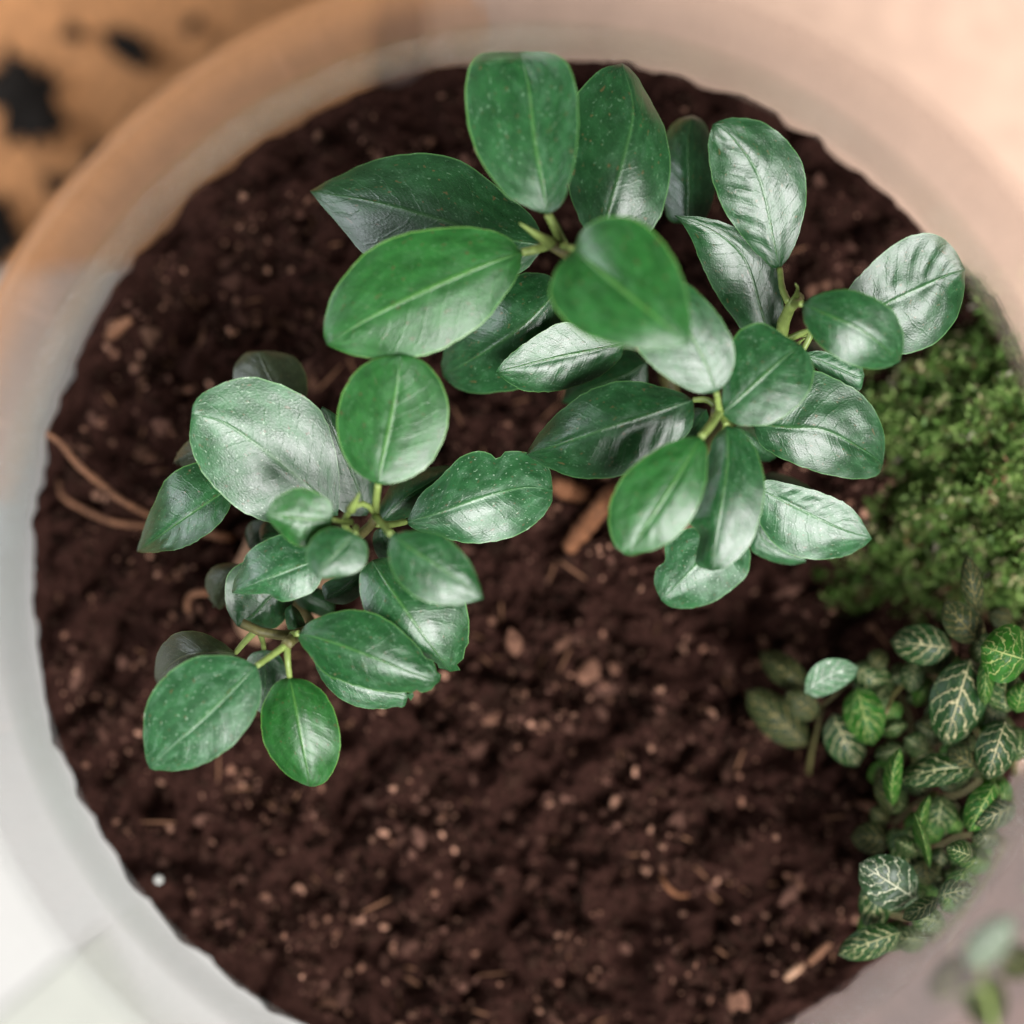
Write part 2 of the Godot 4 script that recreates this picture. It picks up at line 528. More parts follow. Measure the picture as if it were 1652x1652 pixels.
func build_bowl_and_soil() -> void:
	var bowl := thing("glass_bowl", "round clear glass bowl with an open top, holding soil and plants", "bowl", Vector3(0, -0.12, 0))
	var glass := StandardMaterial3D.new()
	glass.transparency = BaseMaterial3D.TRANSPARENCY_ALPHA
	glass.albedo_color = Color(0.97, 0.985, 0.98, 0.03)
	glass.roughness = 0.02
	glass.metallic_specular = 0.5
	glass.cull_mode = BaseMaterial3D.CULL_DISABLED
	var outer := []
	outer.append(Vector2(0.0005, -0.12))
	for i in 49:
		var y := lerpf(-0.12, 0.160, i / 48.0)
		outer.append(Vector2(bowl_radius(y) + 0.0004, y))
	# the wall draws in to the opening and ends in a narrow rounded lip
	outer.append(Vector2(0.0764, 0.1655))
	outer.append(Vector2(0.0752, 0.1684))
	obj("wall", lathe(shifted(outer), 160), glass, bowl)
	# the fire-polished lip: a solid ring of glass
	var lip := StandardMaterial3D.new()
	lip.transparency = BaseMaterial3D.TRANSPARENCY_ALPHA
	lip.refraction_enabled = true
	lip.refraction_scale = 0.05
	lip.albedo_color = Color(0.93, 0.96, 0.97, 0.0)
	lip.roughness = 0.03
	var ring := []
	for i in 25:
		var a := TAU * i / 24.0
		ring.append(Vector2(0.0746 + 0.0008 * cos(a), 0.1690 + 0.0010 * sin(a)))
	obj("lip", lathe(shifted(ring), 160), lip, bowl)
	# soil: the body that fills the bowl, its crumbled surface, loose crumbs
	var rings := 150
	var sides := 420
	var pts := []
	var uvs := []
	for i in rings + 1:
		for s in sides:
			var a := TAU * s / sides
			var r: float = maxf(0.0003, (bowl_radius(0.0) - 0.0012) * i / rings)
			var x := cos(a) * r
			var z := sin(a) * r
			var h := soil_height(x, z) + 0.0016 * noise.get_noise_2d(x * 12000.0, z * 12000.0) + 0.0010 * noise.get_noise_2d(x * 30000.0, z * 30000.0 + 9.0)
			pts.append(Vector3(x, h, z))
			uvs.append(Vector2(x, z) * 10.0)
	for i in 14:
		var y := lerpf(-0.008, -0.115, i / 13.0)
		for s in sides:
			var a := TAU * s / sides
			pts.append(Vector3(cos(a) * (bowl_radius(y) - 0.0014), y, sin(a) * (bowl_radius(y) - 0.0014)))
			uvs.append(Vector2(a, y))
	var soil := obj("soil", grid_mesh(pts, uvs, sides, rings + 15, true), mats.soil)
	soil.set_meta("kind", "structure")
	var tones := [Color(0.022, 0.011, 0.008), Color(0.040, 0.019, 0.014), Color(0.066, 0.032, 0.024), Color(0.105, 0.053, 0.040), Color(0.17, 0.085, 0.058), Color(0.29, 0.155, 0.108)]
	for v in 4:
		var where := []
		var tints := []
		for i in 9500:
			var r := 0.103 * sqrt(rng.randf())
			var a := rng.randf() * TAU
			var x := cos(a) * r
			var z := sin(a) * r
			var heap := noise.get_noise_2d(x * 2200.0 + 400.0, z * 2200.0)
			if heap < 0.0 and rng.randf() < 0.75:
				continue
			var big := 0.00018 + 0.00075 * pow(rng.randf(), 3.0) + (rng.randf_range(0.0004, 0.0012) if rng.randf() < 0.02 else 0.0)
			var b := Basis.from_euler(Vector3(rng.randf(), rng.randf(), rng.randf()) * TAU) * Basis.from_scale(Vector3(big * (1.0 + 0.5 * rng.randf()), big, big * (0.75 + 0.4 * rng.randf())))
			where.append(Transform3D(b, Vector3(x, soil_height(x, z) + big * rng.randf_range(0.0, 0.9), z)))
			var k := int(6.0 * pow(rng.randf(), 3.7))
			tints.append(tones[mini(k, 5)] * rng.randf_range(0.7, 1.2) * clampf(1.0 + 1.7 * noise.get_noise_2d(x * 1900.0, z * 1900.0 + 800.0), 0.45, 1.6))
		for i in 30:
			# a few larger crumbs of peat and bark
			var r := 0.100 * sqrt(rng.randf())
			var a := rng.randf() * TAU
			var x := cos(a) * r
			var z := sin(a) * r
			var big := rng.randf_range(0.0008, 0.0017)
			var b := Basis.from_euler(Vector3(rng.randf_range(-0.4, 0.4), rng.randf() * TAU, rng.randf_range(-0.4, 0.4))) * Basis.from_scale(Vector3(big * (1.0 + 1.2 * rng.randf()), big * 0.55, big))
			where.append(Transform3D(b, Vector3(x, soil_height(x, z) + big * 0.35, z)))
			tints.append(tones[rng.randi_range(1, 4)] * rng.randf_range(0.7, 1.1))
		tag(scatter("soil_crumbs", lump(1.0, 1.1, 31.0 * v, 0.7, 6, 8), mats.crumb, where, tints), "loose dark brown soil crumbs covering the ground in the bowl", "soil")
	# fibres of peat
	var fw := []
	var ft := []
	for i in 150:
		var r := 0.102 * sqrt(rng.randf())
		var a := rng.randf() * TAU
		var x := cos(a) * r
		var z := sin(a) * r
		var ln := rng.randf_range(0.0015, 0.0042)
		var b := Basis.from_euler(Vector3(rng.randf_range(-0.5, 0.5), rng.randf() * TAU, rng.randf_range(-0.5, 0.5))) * Basis.from_scale(Vector3(ln, 0.00022, 0.00028))
		fw.append(Transform3D(b, Vector3(x, soil_height(x, z) + 0.0009, z)))
		ft.append(Color(0.20, 0.10, 0.06) * rng.randf_range(0.3, 1.2))
	tag(scatter("peat_fibres", lump(1.0, 0.4, 77.0, 1.0, 6, 8), mats.crumb, fw, ft), "short reddish-brown peat fibres strewn over the soil", "fibres")

func shifted(profile: Array) -> Array:
	var out := []
	for p in profile:
		out.append(Vector2(p.x, p.y + 0.12))
	return out

func moss_edge(p: Vector2, outline: PackedVector2Array) -> float:
	# photograph pixels from the margin of the moss, negative outside
	var best := 1e9
	for i in outline.size():
		var q := Geometry2D.get_closest_point_to_segment(p, outline[i], outline[(i + 1) % outline.size()])
		best = minf(best, p.distance_to(q))
	return best if inside(p, outline) else -best

func moss_height(px: float, py: float, margin: float) -> float:
	var bulge := 0.006 * smoothstep(1400.0, 1620.0, px) + 0.011
	bulge += 0.0050 * noise.get_noise_2d(px * 0.30, py * 0.30) + 0.0050 * noise.get_noise_2d(px * 1.1, py * 1.1 + 90.0)
	return -0.004 + bulge * pow(smoothstep(-15.0, 110.0, margin), 0.8)

func build_moss() -> void:
	var outline := PackedVector2Array()
	for p in flat([1575, 395, 1700, 430, 1760, 700, 1730, 980, 1640, 1010, 1500, 985, 1420, 1000, 1335, 975, 1318, 925, 1385, 850, 1405, 760, 1392, 690, 1400, 620, 1450, 575, 1545, 530]):
		outline.append(p)
	var patch := thing("moss", "cushion of short green moss on the soil against the right side of the bowl", "moss", spot(1540, 760, 0.0))
	var pts := []
	var uvs := []
	for r in 66:
		for c in 50:
			var px := lerpf(1290, 1780, c / 49.0)
			var py := lerpf(370, 1030, r / 65.0)
			var margin := moss_edge(Vector2(px, py), outline)
			var g := spot(px, py, 0.006)
			var h := soil_height(g.x, g.z) + moss_height(px, py, margin) - 0.0012
			var at := spot(px, py, h)
			var flat_at := Vector2(at.x, at.z).limit_length(bowl_radius(h) - 0.0015)
			pts.append(Vector3(flat_at.x, h, flat_at.y) - patch.position)
			uvs.append(Vector2(c, r) / 10.0)
	obj("cushion", grid_mesh(pts, uvs, 50, 66), mats.moss_bed, patch)
	var st := SurfaceTool.new()
	st.begin(Mesh.PRIMITIVE_TRIANGLES)
	var leafy := [[Vector3(-0.30, 0, 0), Vector3(0.30, 0, 0)], [Vector3(-0.42, 0.45, 0.08), Vector3(0.42, 0.45, 0.08)], [Vector3(0, 1.0, 0.30), Vector3(0, 1.0, 0.30)]]
	for i in 2:
		for p in [leafy[i][0], leafy[i][1], leafy[i + 1][0], leafy[i][1], leafy[i + 1][1], leafy[i + 1][0]]:
			st.add_vertex(p)
	st.generate_normals()
	var m := st.commit()
	var where := []
	var tints := []
	var shoots := 0
	while shoots < 4600:
		var px := rng.randf_range(1305, 1770)
		var py := rng.randf_range(375, 1020)
		var margin := moss_edge(Vector2(px, py), outline) + rng.randfn() * 16.0
		if margin < 0.0:
			continue
		var near := spot(px, py, 0.012)
		if Vector2(near.x, near.z).length() > bowl_radius(0.012) - 0.0025:
			continue
		shoots += 1
		# the cushion is thin and brown along its left margin
		if noise.get_noise_2d(px * 0.9, py * 0.9) < lerpf(0.06, -0.5, clampf((px - 1330.0) / 260.0, 0, 1)) and rng.randf() < 0.8:
			continue
		var h := soil_height(near.x, near.z) + moss_height(px, py, margin)
		near = spot(px, py, h)
		var lean := Vector3(rng.randfn() * 0.5, 1.0, rng.randfn() * 0.5).normalized()
		var tone := rng.randf()
		var c := Color(0.07, 0.15, 0.024).lerp(Color(0.31, 0.44, 0.13), tone * tone)
		var odd := rng.randf()
		if odd < 0.10:
			c = Color(0.40, 0.36, 0.19)
		elif odd < 0.14:
			c = Color(0.22, 0.12, 0.06)
		elif odd < 0.155:
			c = Color(0.62, 0.52, 0.44)
		for k in 8:
			var up := (lean + Vector3(rng.randfn(), rng.randfn() * 0.4, rng.randfn()) * 0.55).normalized()
			var x := up.cross(Vector3(rng.randfn(), rng.randfn(), rng.randfn())).normalized()
			var ln := rng.randf_range(0.0013, 0.0026)
			var wd := rng.randf_range(0.00050, 0.00085)
			var at := near + lean * rng.randf_range(-0.0028, 0.0006) + Vector3(rng.randfn(), 0, rng.randfn()) * 0.0004
			where.append(Transform3D(Basis(x * wd, up * ln, x.cross(up) * ln), at - patch.position))
			tints.append(c * rng.randf_range(0.7, 1.35))
	scatter("fronds", m, mats.moss, where, tints, patch)

func build_litter() -> void:
	litter("root", "long thin tan root reaching from the glass at the left to the left fig", "root", [[70, 698, 10], [92, 712, 10], [130, 752, 8], [165, 783, 7], [200, 808, 6], [250, 836, 4], [300, 858, 2]], 0.72, mats.root)
	litter("root", "shorter dull brown root lying on the soil below the long tan root", "root", [[82, 772, 1], [92, 800, 2.5], [130, 822, 3], [180, 842, 3], [235, 848, 2], [290, 850, 1]], 0.68, mats.root)
	litter("root", "small brown root curled like a hook beside the left fig's trunk", "root", [[303, 985, 1], [303, 968, 3], [318, 957, 4.5], [345, 957, 4], [372, 975, 1]], 0.75, mats.root)
	litter("root", "short ochre root tip showing to the right of the pointed left leaf", "root", [[330, 860, 2], [350, 864, 4], [372, 868, 3]], 0.9, mats.root)
	litter("rootlet", "bent orange rootlet on the bare soil near the front", "root", [[1066, 1412, 1.5], [1078, 1432, 3], [1096, 1447, 3], [1110, 1446, 1]], 0.5, mats.chip)
	litter("wood_chip", "thick orange-brown wood sliver beneath the pointed fig leaf in the centre", "wood chip", [[990, 792, 6], [968, 820, 7], [940, 855, 6], [918, 884, 3]], 2.1, mats.chip)
	litter("wood_chip", "blunt tan wood chip left of the thick sliver in the centre", "wood chip", [[896, 782, 3], [920, 792, 4], [944, 800, 3]], 2.0, mats.chip)
	litter("wood_chip", "pale pinkish splinter on the soil at the lower right edge", "wood chip", [[1266, 1574, 1.5], [1280, 1564, 3], [1293, 1555, 2]], 0.9, mats.bark)
	litter("wood_chip", "slim brown splinter just above the pale pinkish one", "wood chip", [[1302, 1552, 1.5], [1320, 1538, 2.5], [1337, 1520, 2]], 0.8, mats.root)
	litter("wood_chip", "reddish chip on the soil at the left under the glass edge", "wood chip", [[172, 540, 2], [192, 528, 3], [214, 516, 2]], 1.4, mats.root)
	var bead := obj("perlite_bead", lump(0.0009, 0.25, 5.0, 0.9, 10, 14), plain(Color(0.78, 0.78, 0.76), 0.8))
	bead.position = spot(256, 1419, 0.003)
	tag(bead, "tiny white perlite bead on the soil at the lower left edge", "bead")
	for i in 4:
		var bits := [[118, 52, 2.2], [150, 250, 1.8], [92, 300, 2.6], [310, 40, 1.6], [20, 30, 2.0]]
		var words := ["above the largest clod", "far below the long thin crumb", "between the two large clods and the glass", "nearest the top edge"]
		clod("soil_clod", "small loose soil crumb on the orange mat, " + words[i], bits[i][0], bits[i][1], bits[i][2] * 0.001, Vector3(1.2, 0.6, 0.8), i * 1.3)
	# soil spilled on the mat
	clod("soil_clod", "largest dark clod of spilled soil on the orange mat, at the left edge", 38, 165, 0.0085, Vector3(0.85, 0.7, 1.15), 0.3)
	clod("soil_clod", "long thin dark crumb of soil on the orange mat, nearest the glass", 205, 76, 0.0046, Vector3(1.35, 0.6, 0.62), -0.55)
	clod("soil_clod", "dark clod at the left edge below the largest one", -6, 375, 0.0062, Vector3(0.75, 0.7, 1.2), 0.2)

func clod(called: String, label: String, px: float, py: float, size: float, s: Vector3, turn: float) -> void:
	var o := obj(called, lump(size, 1.2, px, 1.0, 22, 30), plain(Color(0.13, 0.10, 0.08), 0.95, 0.5, 120.0))
	o.position = spot(px, py, -0.117)
	o.rotation.y = turn
	o.scale = s
	tag(o, label, "soil clod")

func litter(called: String, label: String, category: String, way: Array, radius_mm: float, mat: Material) -> void:
	var mid: Array = way[way.size() / 2]
	var at := spot(mid[0], mid[1], 0.0)
	var pts := []
	for w in way:
		var p := spot(w[0], w[1], w[2] * 0.001)
		pts.append(p + Vector3(0, soil_height(p.x, p.z), 0) - at)
	var path := curve(pts, 22)
	var radii := []
	for i in 22:
		radii.append(radius_mm * 0.001 * (0.75 + 0.25 * sin(PI * i / 21.0)) * (1.0 + 0.35 * fine.get_noise_2d(i * 45.0, way[0][0])))
	var o := obj(called, tube(path, radii, 12), mat)
	o.position = at
	tag(o, label, category)

func trunk(plant: Node3D, px: float, py: float, size: Vector3, seed_n: float) -> void:
	var pts := []
	var uvs := []
	var base := spot(px, py, 0.0)
	for i in 29:
		var p := PI * i / 28.0
		for s in 40:
			var a := TAU * s / 40.0
			var d := Vector3(sin(p) * cos(a), cos(p), sin(p) * sin(a))
			var ridge := 1.0 + 0.16 * sin(a * 3.0 + seed_n) + 0.10 * sin(a * 5.0 + seed_n * 2.0 + p) + 0.10 * noise.get_noise_3d(d.x * 60.0 + seed_n, d.y * 60.0, d.z * 60.0)
			pts.append(base - plant.position + Vector3(d.x * size.x * ridge, d.y * size.y, d.z * size.z * ridge))
			uvs.append(Vector2(s / 40.0, i / 28.0))
	obj("trunk", grid_mesh(pts, uvs, 40, 29, true), mats.bark, plant)

# ---------------------------------------------------------------- the two figs
func build_left_fig() -> void:
	var g := thing("ficus_bonsai", "smaller fig bonsai at the left with rounded glossy leaves", "bonsai", spot(450, 940, 0.0))
	trunk(g, 450, 945, Vector3(0.0108, 0.022, 0.0108), 1.3)
	stem_part(g, "branch", g.position, [[470, 940, 14], [530, 900, 34], [575, 868, 48], [600, 845, 57], [607, 832, 60]], 1.4, mats.twig, 0.6)
	stem_part(g, "branch", g.position, [[455, 960, 12], [500, 1000, 34], [482, 1022, 48], [440, 1024, 52], [412, 1016, 53], [390, 1005, 53]], 1.2, mats.twig, 0.7)
	stem_part(g, "branch", g.position, [[482, 1022, 48], [468, 1034, 55], [462, 1040, 57]], 1.2, mats.twig, 0.9)
	stem_part(g, "branch", g.position, [[572, 868, 48], [556, 845, 58], [566, 822, 63], [588, 812, 62], [602, 826, 60]], 0.75, mats.stalk, 0.7)
	stem_part(g, "leaf_bud", g.position, [[566, 822, 63], [574, 808, 66], [580, 795, 69]], 1.0, mats.stalk, 0.1)
	var tw := [606, 832, 59]
	leaf(g, {"b": [610, 781], "t": [646, 572], "r": [635, 780, 668, 768, 700, 741, 722, 690, 722, 645, 704, 604, 676, 579], "l": [588, 771, 565, 752, 547, 714, 543, 672, 553, 632, 576, 597, 606, 579], "m": [617, 740, 630, 680, 641, 615], "h": [65, 66.5, 67], "e": [-1.2, -1.2], "p": [[606, 832, 59], [607, 806, 61]], "pr": 0.75}, mats.young)
	leaf(g, {"b": [545, 832], "t": [309, 668], "r": [548, 790, 545, 745, 534, 700, 519, 665, 492, 640, 452, 620, 412, 608, 376, 612, 334, 630, 314, 648], "l": [500, 838, 460, 845, 426, 841, 386, 823, 362, 802, 333, 772, 313, 738, 306, 704], "m": [500, 787, 450, 745, 400, 707, 357, 680], "w": [52, 1.0, 1.0, 0.9], "puck": 0.2}, mats.dusty)
	leaf(g, {"b": [592, 832], "t": [520, 655], "r": [602, 810, 604, 770, 590, 730, 560, 690, 540, 668], "l": [560, 830, 530, 800, 518, 760, 512, 720, 512, 680], "m": [575, 780, 548, 720], "w": [46, 0.5, 0.8, 1.0]}, mats.dark)
	leaf(g, {"b": [470, 700], "t": [420, 566], "r": [488, 670, 496, 632, 492, 600, 476, 577, 446, 567], "l": [430, 690, 400, 650, 380, 620, 377, 594, 396, 570], "h": [38, 36, 33], "e": [-2, -2], "label": "dull olive-brown leaf"}, mats.olive)
	leaf(g, {"b": [378, 782], "t": [221, 890], "r": [350, 752, 322, 746, 297, 752, 268, 772, 252, 804, 236, 840, 226, 870], "l": [372, 816, 358, 840, 333, 863, 297, 883, 260, 890, 236, 892], "m": [345, 804, 300, 834, 258, 864], "h": [48, 48, 40], "e": [-3.5, 2.5], "puck": 0.4}, mats.green)
	leaf(g, {"rag": 6.0, "b": [340, 730], "t": [279, 748], "r": [322, 706, 306, 710, 290, 726], "l": [330, 760, 313, 757, 292, 752], "h": [42, 40, 37]}, mats.olive)
	leaf(g, {"b": [536, 838], "t": [428, 832], "r": [534, 812, 514, 796, 484, 787, 454, 797, 438, 812], "l": [530, 864, 512, 872, 490, 883, 466, 873, 441, 848], "m": [500, 838, 460, 834], "w": [68, 0.5, 1.2, 0.8], "p": [[566, 842, 60], [552, 842, 64]], "pr": 0.6}, mats.young)
	leaf(g, {"b": [573, 861], "t": [510, 931], "r": [556, 853, 533, 851, 510, 862, 496, 884, 495, 908], "l": [588, 872, 593, 887, 590, 908, 575, 923, 545, 931, 526, 934], "m": [550, 884, 530, 906], "h": [70, 71, 71], "e": [-1, -1.2], "p": [[574, 850, 62]], "pr": 0.6}, mats.green)
	leaf(g, {"b": [520, 902], "t": [374, 957], "r": [505, 880, 487, 870, 465, 863, 443, 865, 404, 887, 388, 916, 377, 938], "l": [520, 930, 508, 952, 487, 963, 460, 971, 444, 966, 433, 958, 405, 959], "m": [480, 914, 430, 934], "h": [56, 58, 54], "e": [-2.5, -1.5]}, mats.dusty)
	leaf(g, {"b": [470, 940], "t": [382, 1010], "r": [440, 905, 400, 905, 372, 920, 363, 945, 366, 982], "l": [474, 965, 467, 988, 447, 1012, 418, 1019, 398, 1017], "m": [435, 965, 410, 992], "w": [43, 1.0, 1.6, 0.8], "puck": 0.6}, mats.dark)
	leaf(g, {"rag": 6.0, "b": [392, 912], "t": [342, 978], "r": [373, 908, 347, 913, 333, 930, 332, 950, 337, 962], "l": [386, 940, 374, 964, 362, 977, 352, 981], "h": [37, 36, 33], "puck": 0.5}, mats.olive)
	leaf(g, {"b": [655, 842], "t": [892, 790], "r": [672, 856, 700, 862, 727, 871, 760, 877, 800, 873, 833, 864, 866, 843, 888, 815], "l": [680, 796, 704, 776, 723, 756, 743, 737, 767, 728, 788, 730, 803, 741, 814, 729, 840, 727, 868, 737, 887, 758], "m": [700, 830, 750, 812, 800, 796, 850, 786], "h": [50, 51, 44], "e": [-3, -2], "puck": 0.45, "p": [[606, 845, 55], [630, 846, 53]], "label": "dark speckled leaf with a notch in its upper edge"}, mats.dusty)
	leaf(g, {"b": [613, 842], "t": [735, 752], "r": [640, 842, 680, 822, 715, 790], "l": [611, 826, 621, 798, 644, 773, 684, 757, 712, 752], "h": [44, 45, 40], "e": [-3, -3]}, mats.dark)
	leaf(g, {"b": [631, 862], "t": [780, 966], "r": [627, 885, 629, 910, 644, 940, 668, 962, 700, 974, 733, 976, 762, 971], "l": [660, 857, 690, 857, 717, 865, 736, 881, 760, 910, 773, 942], "m": [665, 886, 710, 915, 750, 942], "h": [71, 72, 70], "e": [-1, -1.2], "p": [[606, 834, 60], [618, 846, 65]], "pr": 0.75}, mats.green)
	leaf(g, {"rag": 6.0, "b": [600, 904], "t": [726, 1084], "r": [583, 920, 580, 950, 588, 985, 606, 1020, 640, 1050, 690, 1065, 706, 1073], "l": [630, 900, 690, 915, 735, 945, 755, 985, 756, 1030, 748, 1052, 736, 1078], "m": [630, 950, 672, 1010, 706, 1056], "h": [54, 58, 52], "e": [-2, -3]}, mats.green)
	leaf(g, {"rag": 6.0, "b": [481, 1022], "t": [709, 1100], "r": [483, 1034, 500, 1057, 520, 1083, 552, 1100, 600, 1113, 634, 1117, 668, 1117, 694, 1113], "l": [500, 1003, 533, 989, 566, 984, 600, 988, 640, 1010, 680, 1050, 706, 1080], "m": [530, 1034, 590, 1056, 660, 1084], "h": [58, 61, 57], "e": [-3, -1.5], "p": [[470, 1024, 50]]}, mats.green)
	leaf(g, {"rag": 6.0, "b": [505, 1058], "t": [668, 1122], "r": [510, 1077, 520, 1097, 540, 1120, 568, 1137, 602, 1144, 646, 1139], "l": [550, 1060, 600, 1075, 645, 1100], "w": [44, 0.8, 1.2, 0.8]}, mats.dusty)
	leaf(g, {"b": [414, 1074], "t": [241, 1239], "r": [380, 1060, 334, 1057, 300, 1066, 267, 1090, 243, 1122, 232, 1155, 232, 1200, 236, 1228], "l": [420, 1096, 420, 1132, 400, 1173, 368, 1209, 327, 1233, 292, 1243, 254, 1243], "m": [370, 1118, 320, 1166, 276, 1206], "h": [61, 63, 60], "e": [-1, -0.6], "p": [[462, 1040, 56], [440, 1056, 58]], "label": "broad lower leaf dusted with whitish patches"}, mats.dusty)
	leaf(g, {"b": [467, 1092], "t": [500, 1269], "r": [444, 1103, 424, 1136, 421, 1173, 432, 1213, 459, 1247, 482, 1262, 491, 1266], "l": [500, 1100, 527, 1123, 544, 1160, 550, 1200, 543, 1233, 528, 1259, 512, 1268], "m": [477, 1140, 487, 1195, 496, 1243], "h": [56, 57.5, 53.5], "e": [-2, -3], "p": [[463, 1040, 56], [464, 1066, 57]]}, mats.young)
	leaf(g, {"b": [380, 1053], "t": [250, 1096], "r": [360, 1037, 333, 1023, 307, 1018, 280, 1023, 257, 1047, 250, 1075], "l": [365, 1075, 330, 1100, 290, 1115, 260, 1110], "m": [340, 1052, 290, 1062], "h": [46, 50, 36], "e": [-3, -9], "p": [[412, 1018, 52], [396, 1034, 49]]}, mats.olive)
	leaf(g, {"b": [426, 1048], "t": [424, 1152], "r": [404, 1056, 394, 1080, 394, 1110, 408, 1140], "l": [448, 1054, 462, 1080, 463, 1110, 445, 1140], "w": [40, 0.3, 0.4, 0.9], "p": [[420, 1022, 50], [424, 1036, 42]], "pr": 0.6}, mats.dusty)
	leaf(g, {"b": [590, 912], "t": [524, 968], "r": [565, 920, 540, 932, 520, 945], "l": [596, 935, 582, 960, 560, 974, 540, 974], "w": [45, 0.5, 1.5, 0.8]}, mats.dark)
	leaf(g, {"b": [470, 952], "t": [540, 984], "r": [480, 975, 505, 990, 527, 996], "l": [490, 945, 520, 950, 538, 968], "h": [34, 33, 30]}, mats.dark)
	leaf(g, {"b": [470, 975], "t": [484, 1026], "r": [460, 985, 462, 1008, 470, 1022], "l": [482, 985, 492, 1005, 493, 1020], "h": [44, 46, 42], "e": [-2, -2]}, mats.green)
	leaf(g, {"b": [618, 850], "t": [640, 915], "r": [604, 858, 602, 880, 612, 902, 625, 912], "l": [640, 860, 655, 885, 652, 905], "h": [46, 46, 42]}, mats.dark)
	leaf(g, {"b": [450, 850], "t": [400, 882], "r": [430, 838, 405, 842, 396, 860], "l": [450, 875, 430, 888, 410, 890], "h": [38, 36, 32]}, mats.dark)
	leaf(g, {"b": [470, 868], "t": [420, 872], "r": [455, 842, 430, 840, 418, 855], "l": [465, 890, 440, 892, 425, 884], "h": [42, 42, 40]}, mats.dark)

func build_right_fig() -> void:
	var g := thing("ficus_bonsai", "larger fig bonsai with three shoots, at the centre and upper right", "bonsai", spot(1110, 790, 0.0))
	trunk(g, 1108, 792, Vector3(0.0105, 0.028, 0.0118), 4.1)
	stem_part(g, "surface_root", g.position, [[1100, 800, 10], [1092, 850, 9], [1082, 886, 3]], 2.6, mats.bark, 0.6)
	stem_part(g, "branch", g.position, [[1110, 780, 22], [1140, 720, 42], [1155, 680, 56], [1159, 660, 61]], 2.2, mats.twig, 0.6)
	stem_part(g, "branch", g.position, [[1100, 780, 22], [1092, 690, 26], [1062, 560, 32], [975, 470, 46], [906, 402, 61], [888, 392, 64]], 2.2, mats.twig, 0.55)
	stem_part(g, "branch", g.position, [[1112, 775, 22], [1200, 640, 36], [1255, 560, 44], [1264, 520, 48], [1278, 490, 52], [1290, 478, 54]], 1.9, mats.stalk, 0.55)
	stem_part(g, "leaf_bud", g.position, [[888, 392, 64], [868, 380, 67], [838, 360, 70]], 1.2, mats.stalk, 0.1)
	stem_part(g, "leaf_bud", g.position, [[1284, 484, 53], [1287, 466, 57], [1283, 457, 58]], 0.8, mats.stalk, 0.15)
	stem_part(g, "leaf_bud", g.position, [[1280, 565, 46], [1290, 552, 50], [1298, 546, 52]], 0.7, mats.stalk, 0.15)
	# upper shoot
	leaf(g, {"b": [884, 346], "t": [838, 84], "r": [905, 330, 922, 285, 932, 220, 932, 160, 920, 110, 890, 86], "l": [866, 340, 820, 318, 785, 275, 762, 230, 751, 170, 754, 120, 775, 88], "m": [876, 300, 862, 220, 853, 140], "h": [67, 69, 65], "e": [1.5, -1], "p": [[908, 394, 62], [896, 368, 65]], "pr": 1.0, "label": "tall dark leaf whose tip runs under the bowl's lip"}, mats.green)
	leaf(g, {"b": [965, 402], "t": [1004, 102], "r": [1010, 400, 1052, 372, 1074, 325, 1082, 270, 1075, 215, 1052, 165, 1024, 118], "l": [942, 370, 920, 315, 912, 260, 916, 200, 932, 150, 970, 112], "m": [985, 330, 1008, 250, 1022, 175], "h": [56, 60, 54], "e": [-4, -2], "p": [[906, 400, 60], [935, 405, 58]]}, mats.dark)
	leaf(g, {"b": [880, 396], "t": [500, 308], "r": [860, 350, 820, 318, 780, 283, 740, 258, 690, 247, 640, 250, 590, 263, 540, 287], "l": [840, 440, 780, 450, 700, 452, 640, 440, 590, 412, 550, 368, 520, 332], "m": [790, 380, 700, 352, 600, 325], "h": [54, 51, 41], "e": [-3, -1], "puck": 0.35}, mats.dark)
	leaf(g, {"b": [842, 407], "t": [527, 556], "r": [812, 378, 760, 366, 700, 368, 640, 380, 595, 403, 555, 445, 530, 490, 522, 530], "l": [838, 440, 816, 475, 780, 520, 735, 552, 690, 572, 640, 580, 590, 577, 552, 568], "m": [780, 428, 700, 462, 620, 500, 570, 528], "h": [64, 68, 65], "e": [-1.5, -2], "p": [[890, 394, 62], [866, 402, 63]], "pr": 0.9, "puck": 0.15}, mats.young)
	leaf(g, {"b": [925, 402], "t": [1114, 556], "r": [900, 430, 888, 460, 890, 486, 906, 512, 932, 534, 970, 550, 1016, 561, 1066, 565], "l": [940, 372, 966, 353, 998, 348, 1036, 359, 1074, 396, 1100, 444, 1113, 500], "m": [985, 452, 1050, 505], "h": [78, 85, 85], "e": [-1.2, -1.5], "p": [[906, 396, 62], [914, 398, 69]], "puck": 0.1, "label": "bright translucent leaf standing highest, slightly out of focus"}, mats.young)
	leaf(g, {"b": [1156, 633], "t": [1066, 452], "r": [1175, 612, 1186, 578, 1180, 545, 1160, 510, 1130, 476, 1100, 452], "l": [1120, 632, 1080, 612, 1040, 578, 1018, 540, 1016, 500, 1035, 465], "m": [1140, 590, 1110, 530], "w": [69, 1.0, 1.0, 0.5], "p": [[1160, 660, 62]]}, mats.green)
	leaf(g, {"b": [910, 458], "t": [714, 606], "r": [870, 440, 810, 450, 755, 490, 722, 545, 713, 585], "l": [905, 520, 890, 570, 860, 612, 838, 628, 810, 632, 773, 635, 738, 627], "m": [850, 520, 790, 562, 740, 592], "h": [44, 44, 32], "e": [-3, -3], "puck": 0.4}, mats.dark)
	leaf(g, {"b": [1008, 554], "t": [800, 600], "r": [985, 530, 945, 520, 900, 522, 860, 545, 825, 570, 808, 588], "l": [1000, 580, 978, 600, 950, 616, 900, 631, 850, 631, 825, 620], "m": [950, 566, 890, 578, 840, 590], "w": [47, 0.6, 0.8, 1.0], "puck": 0.35}, mats.green)
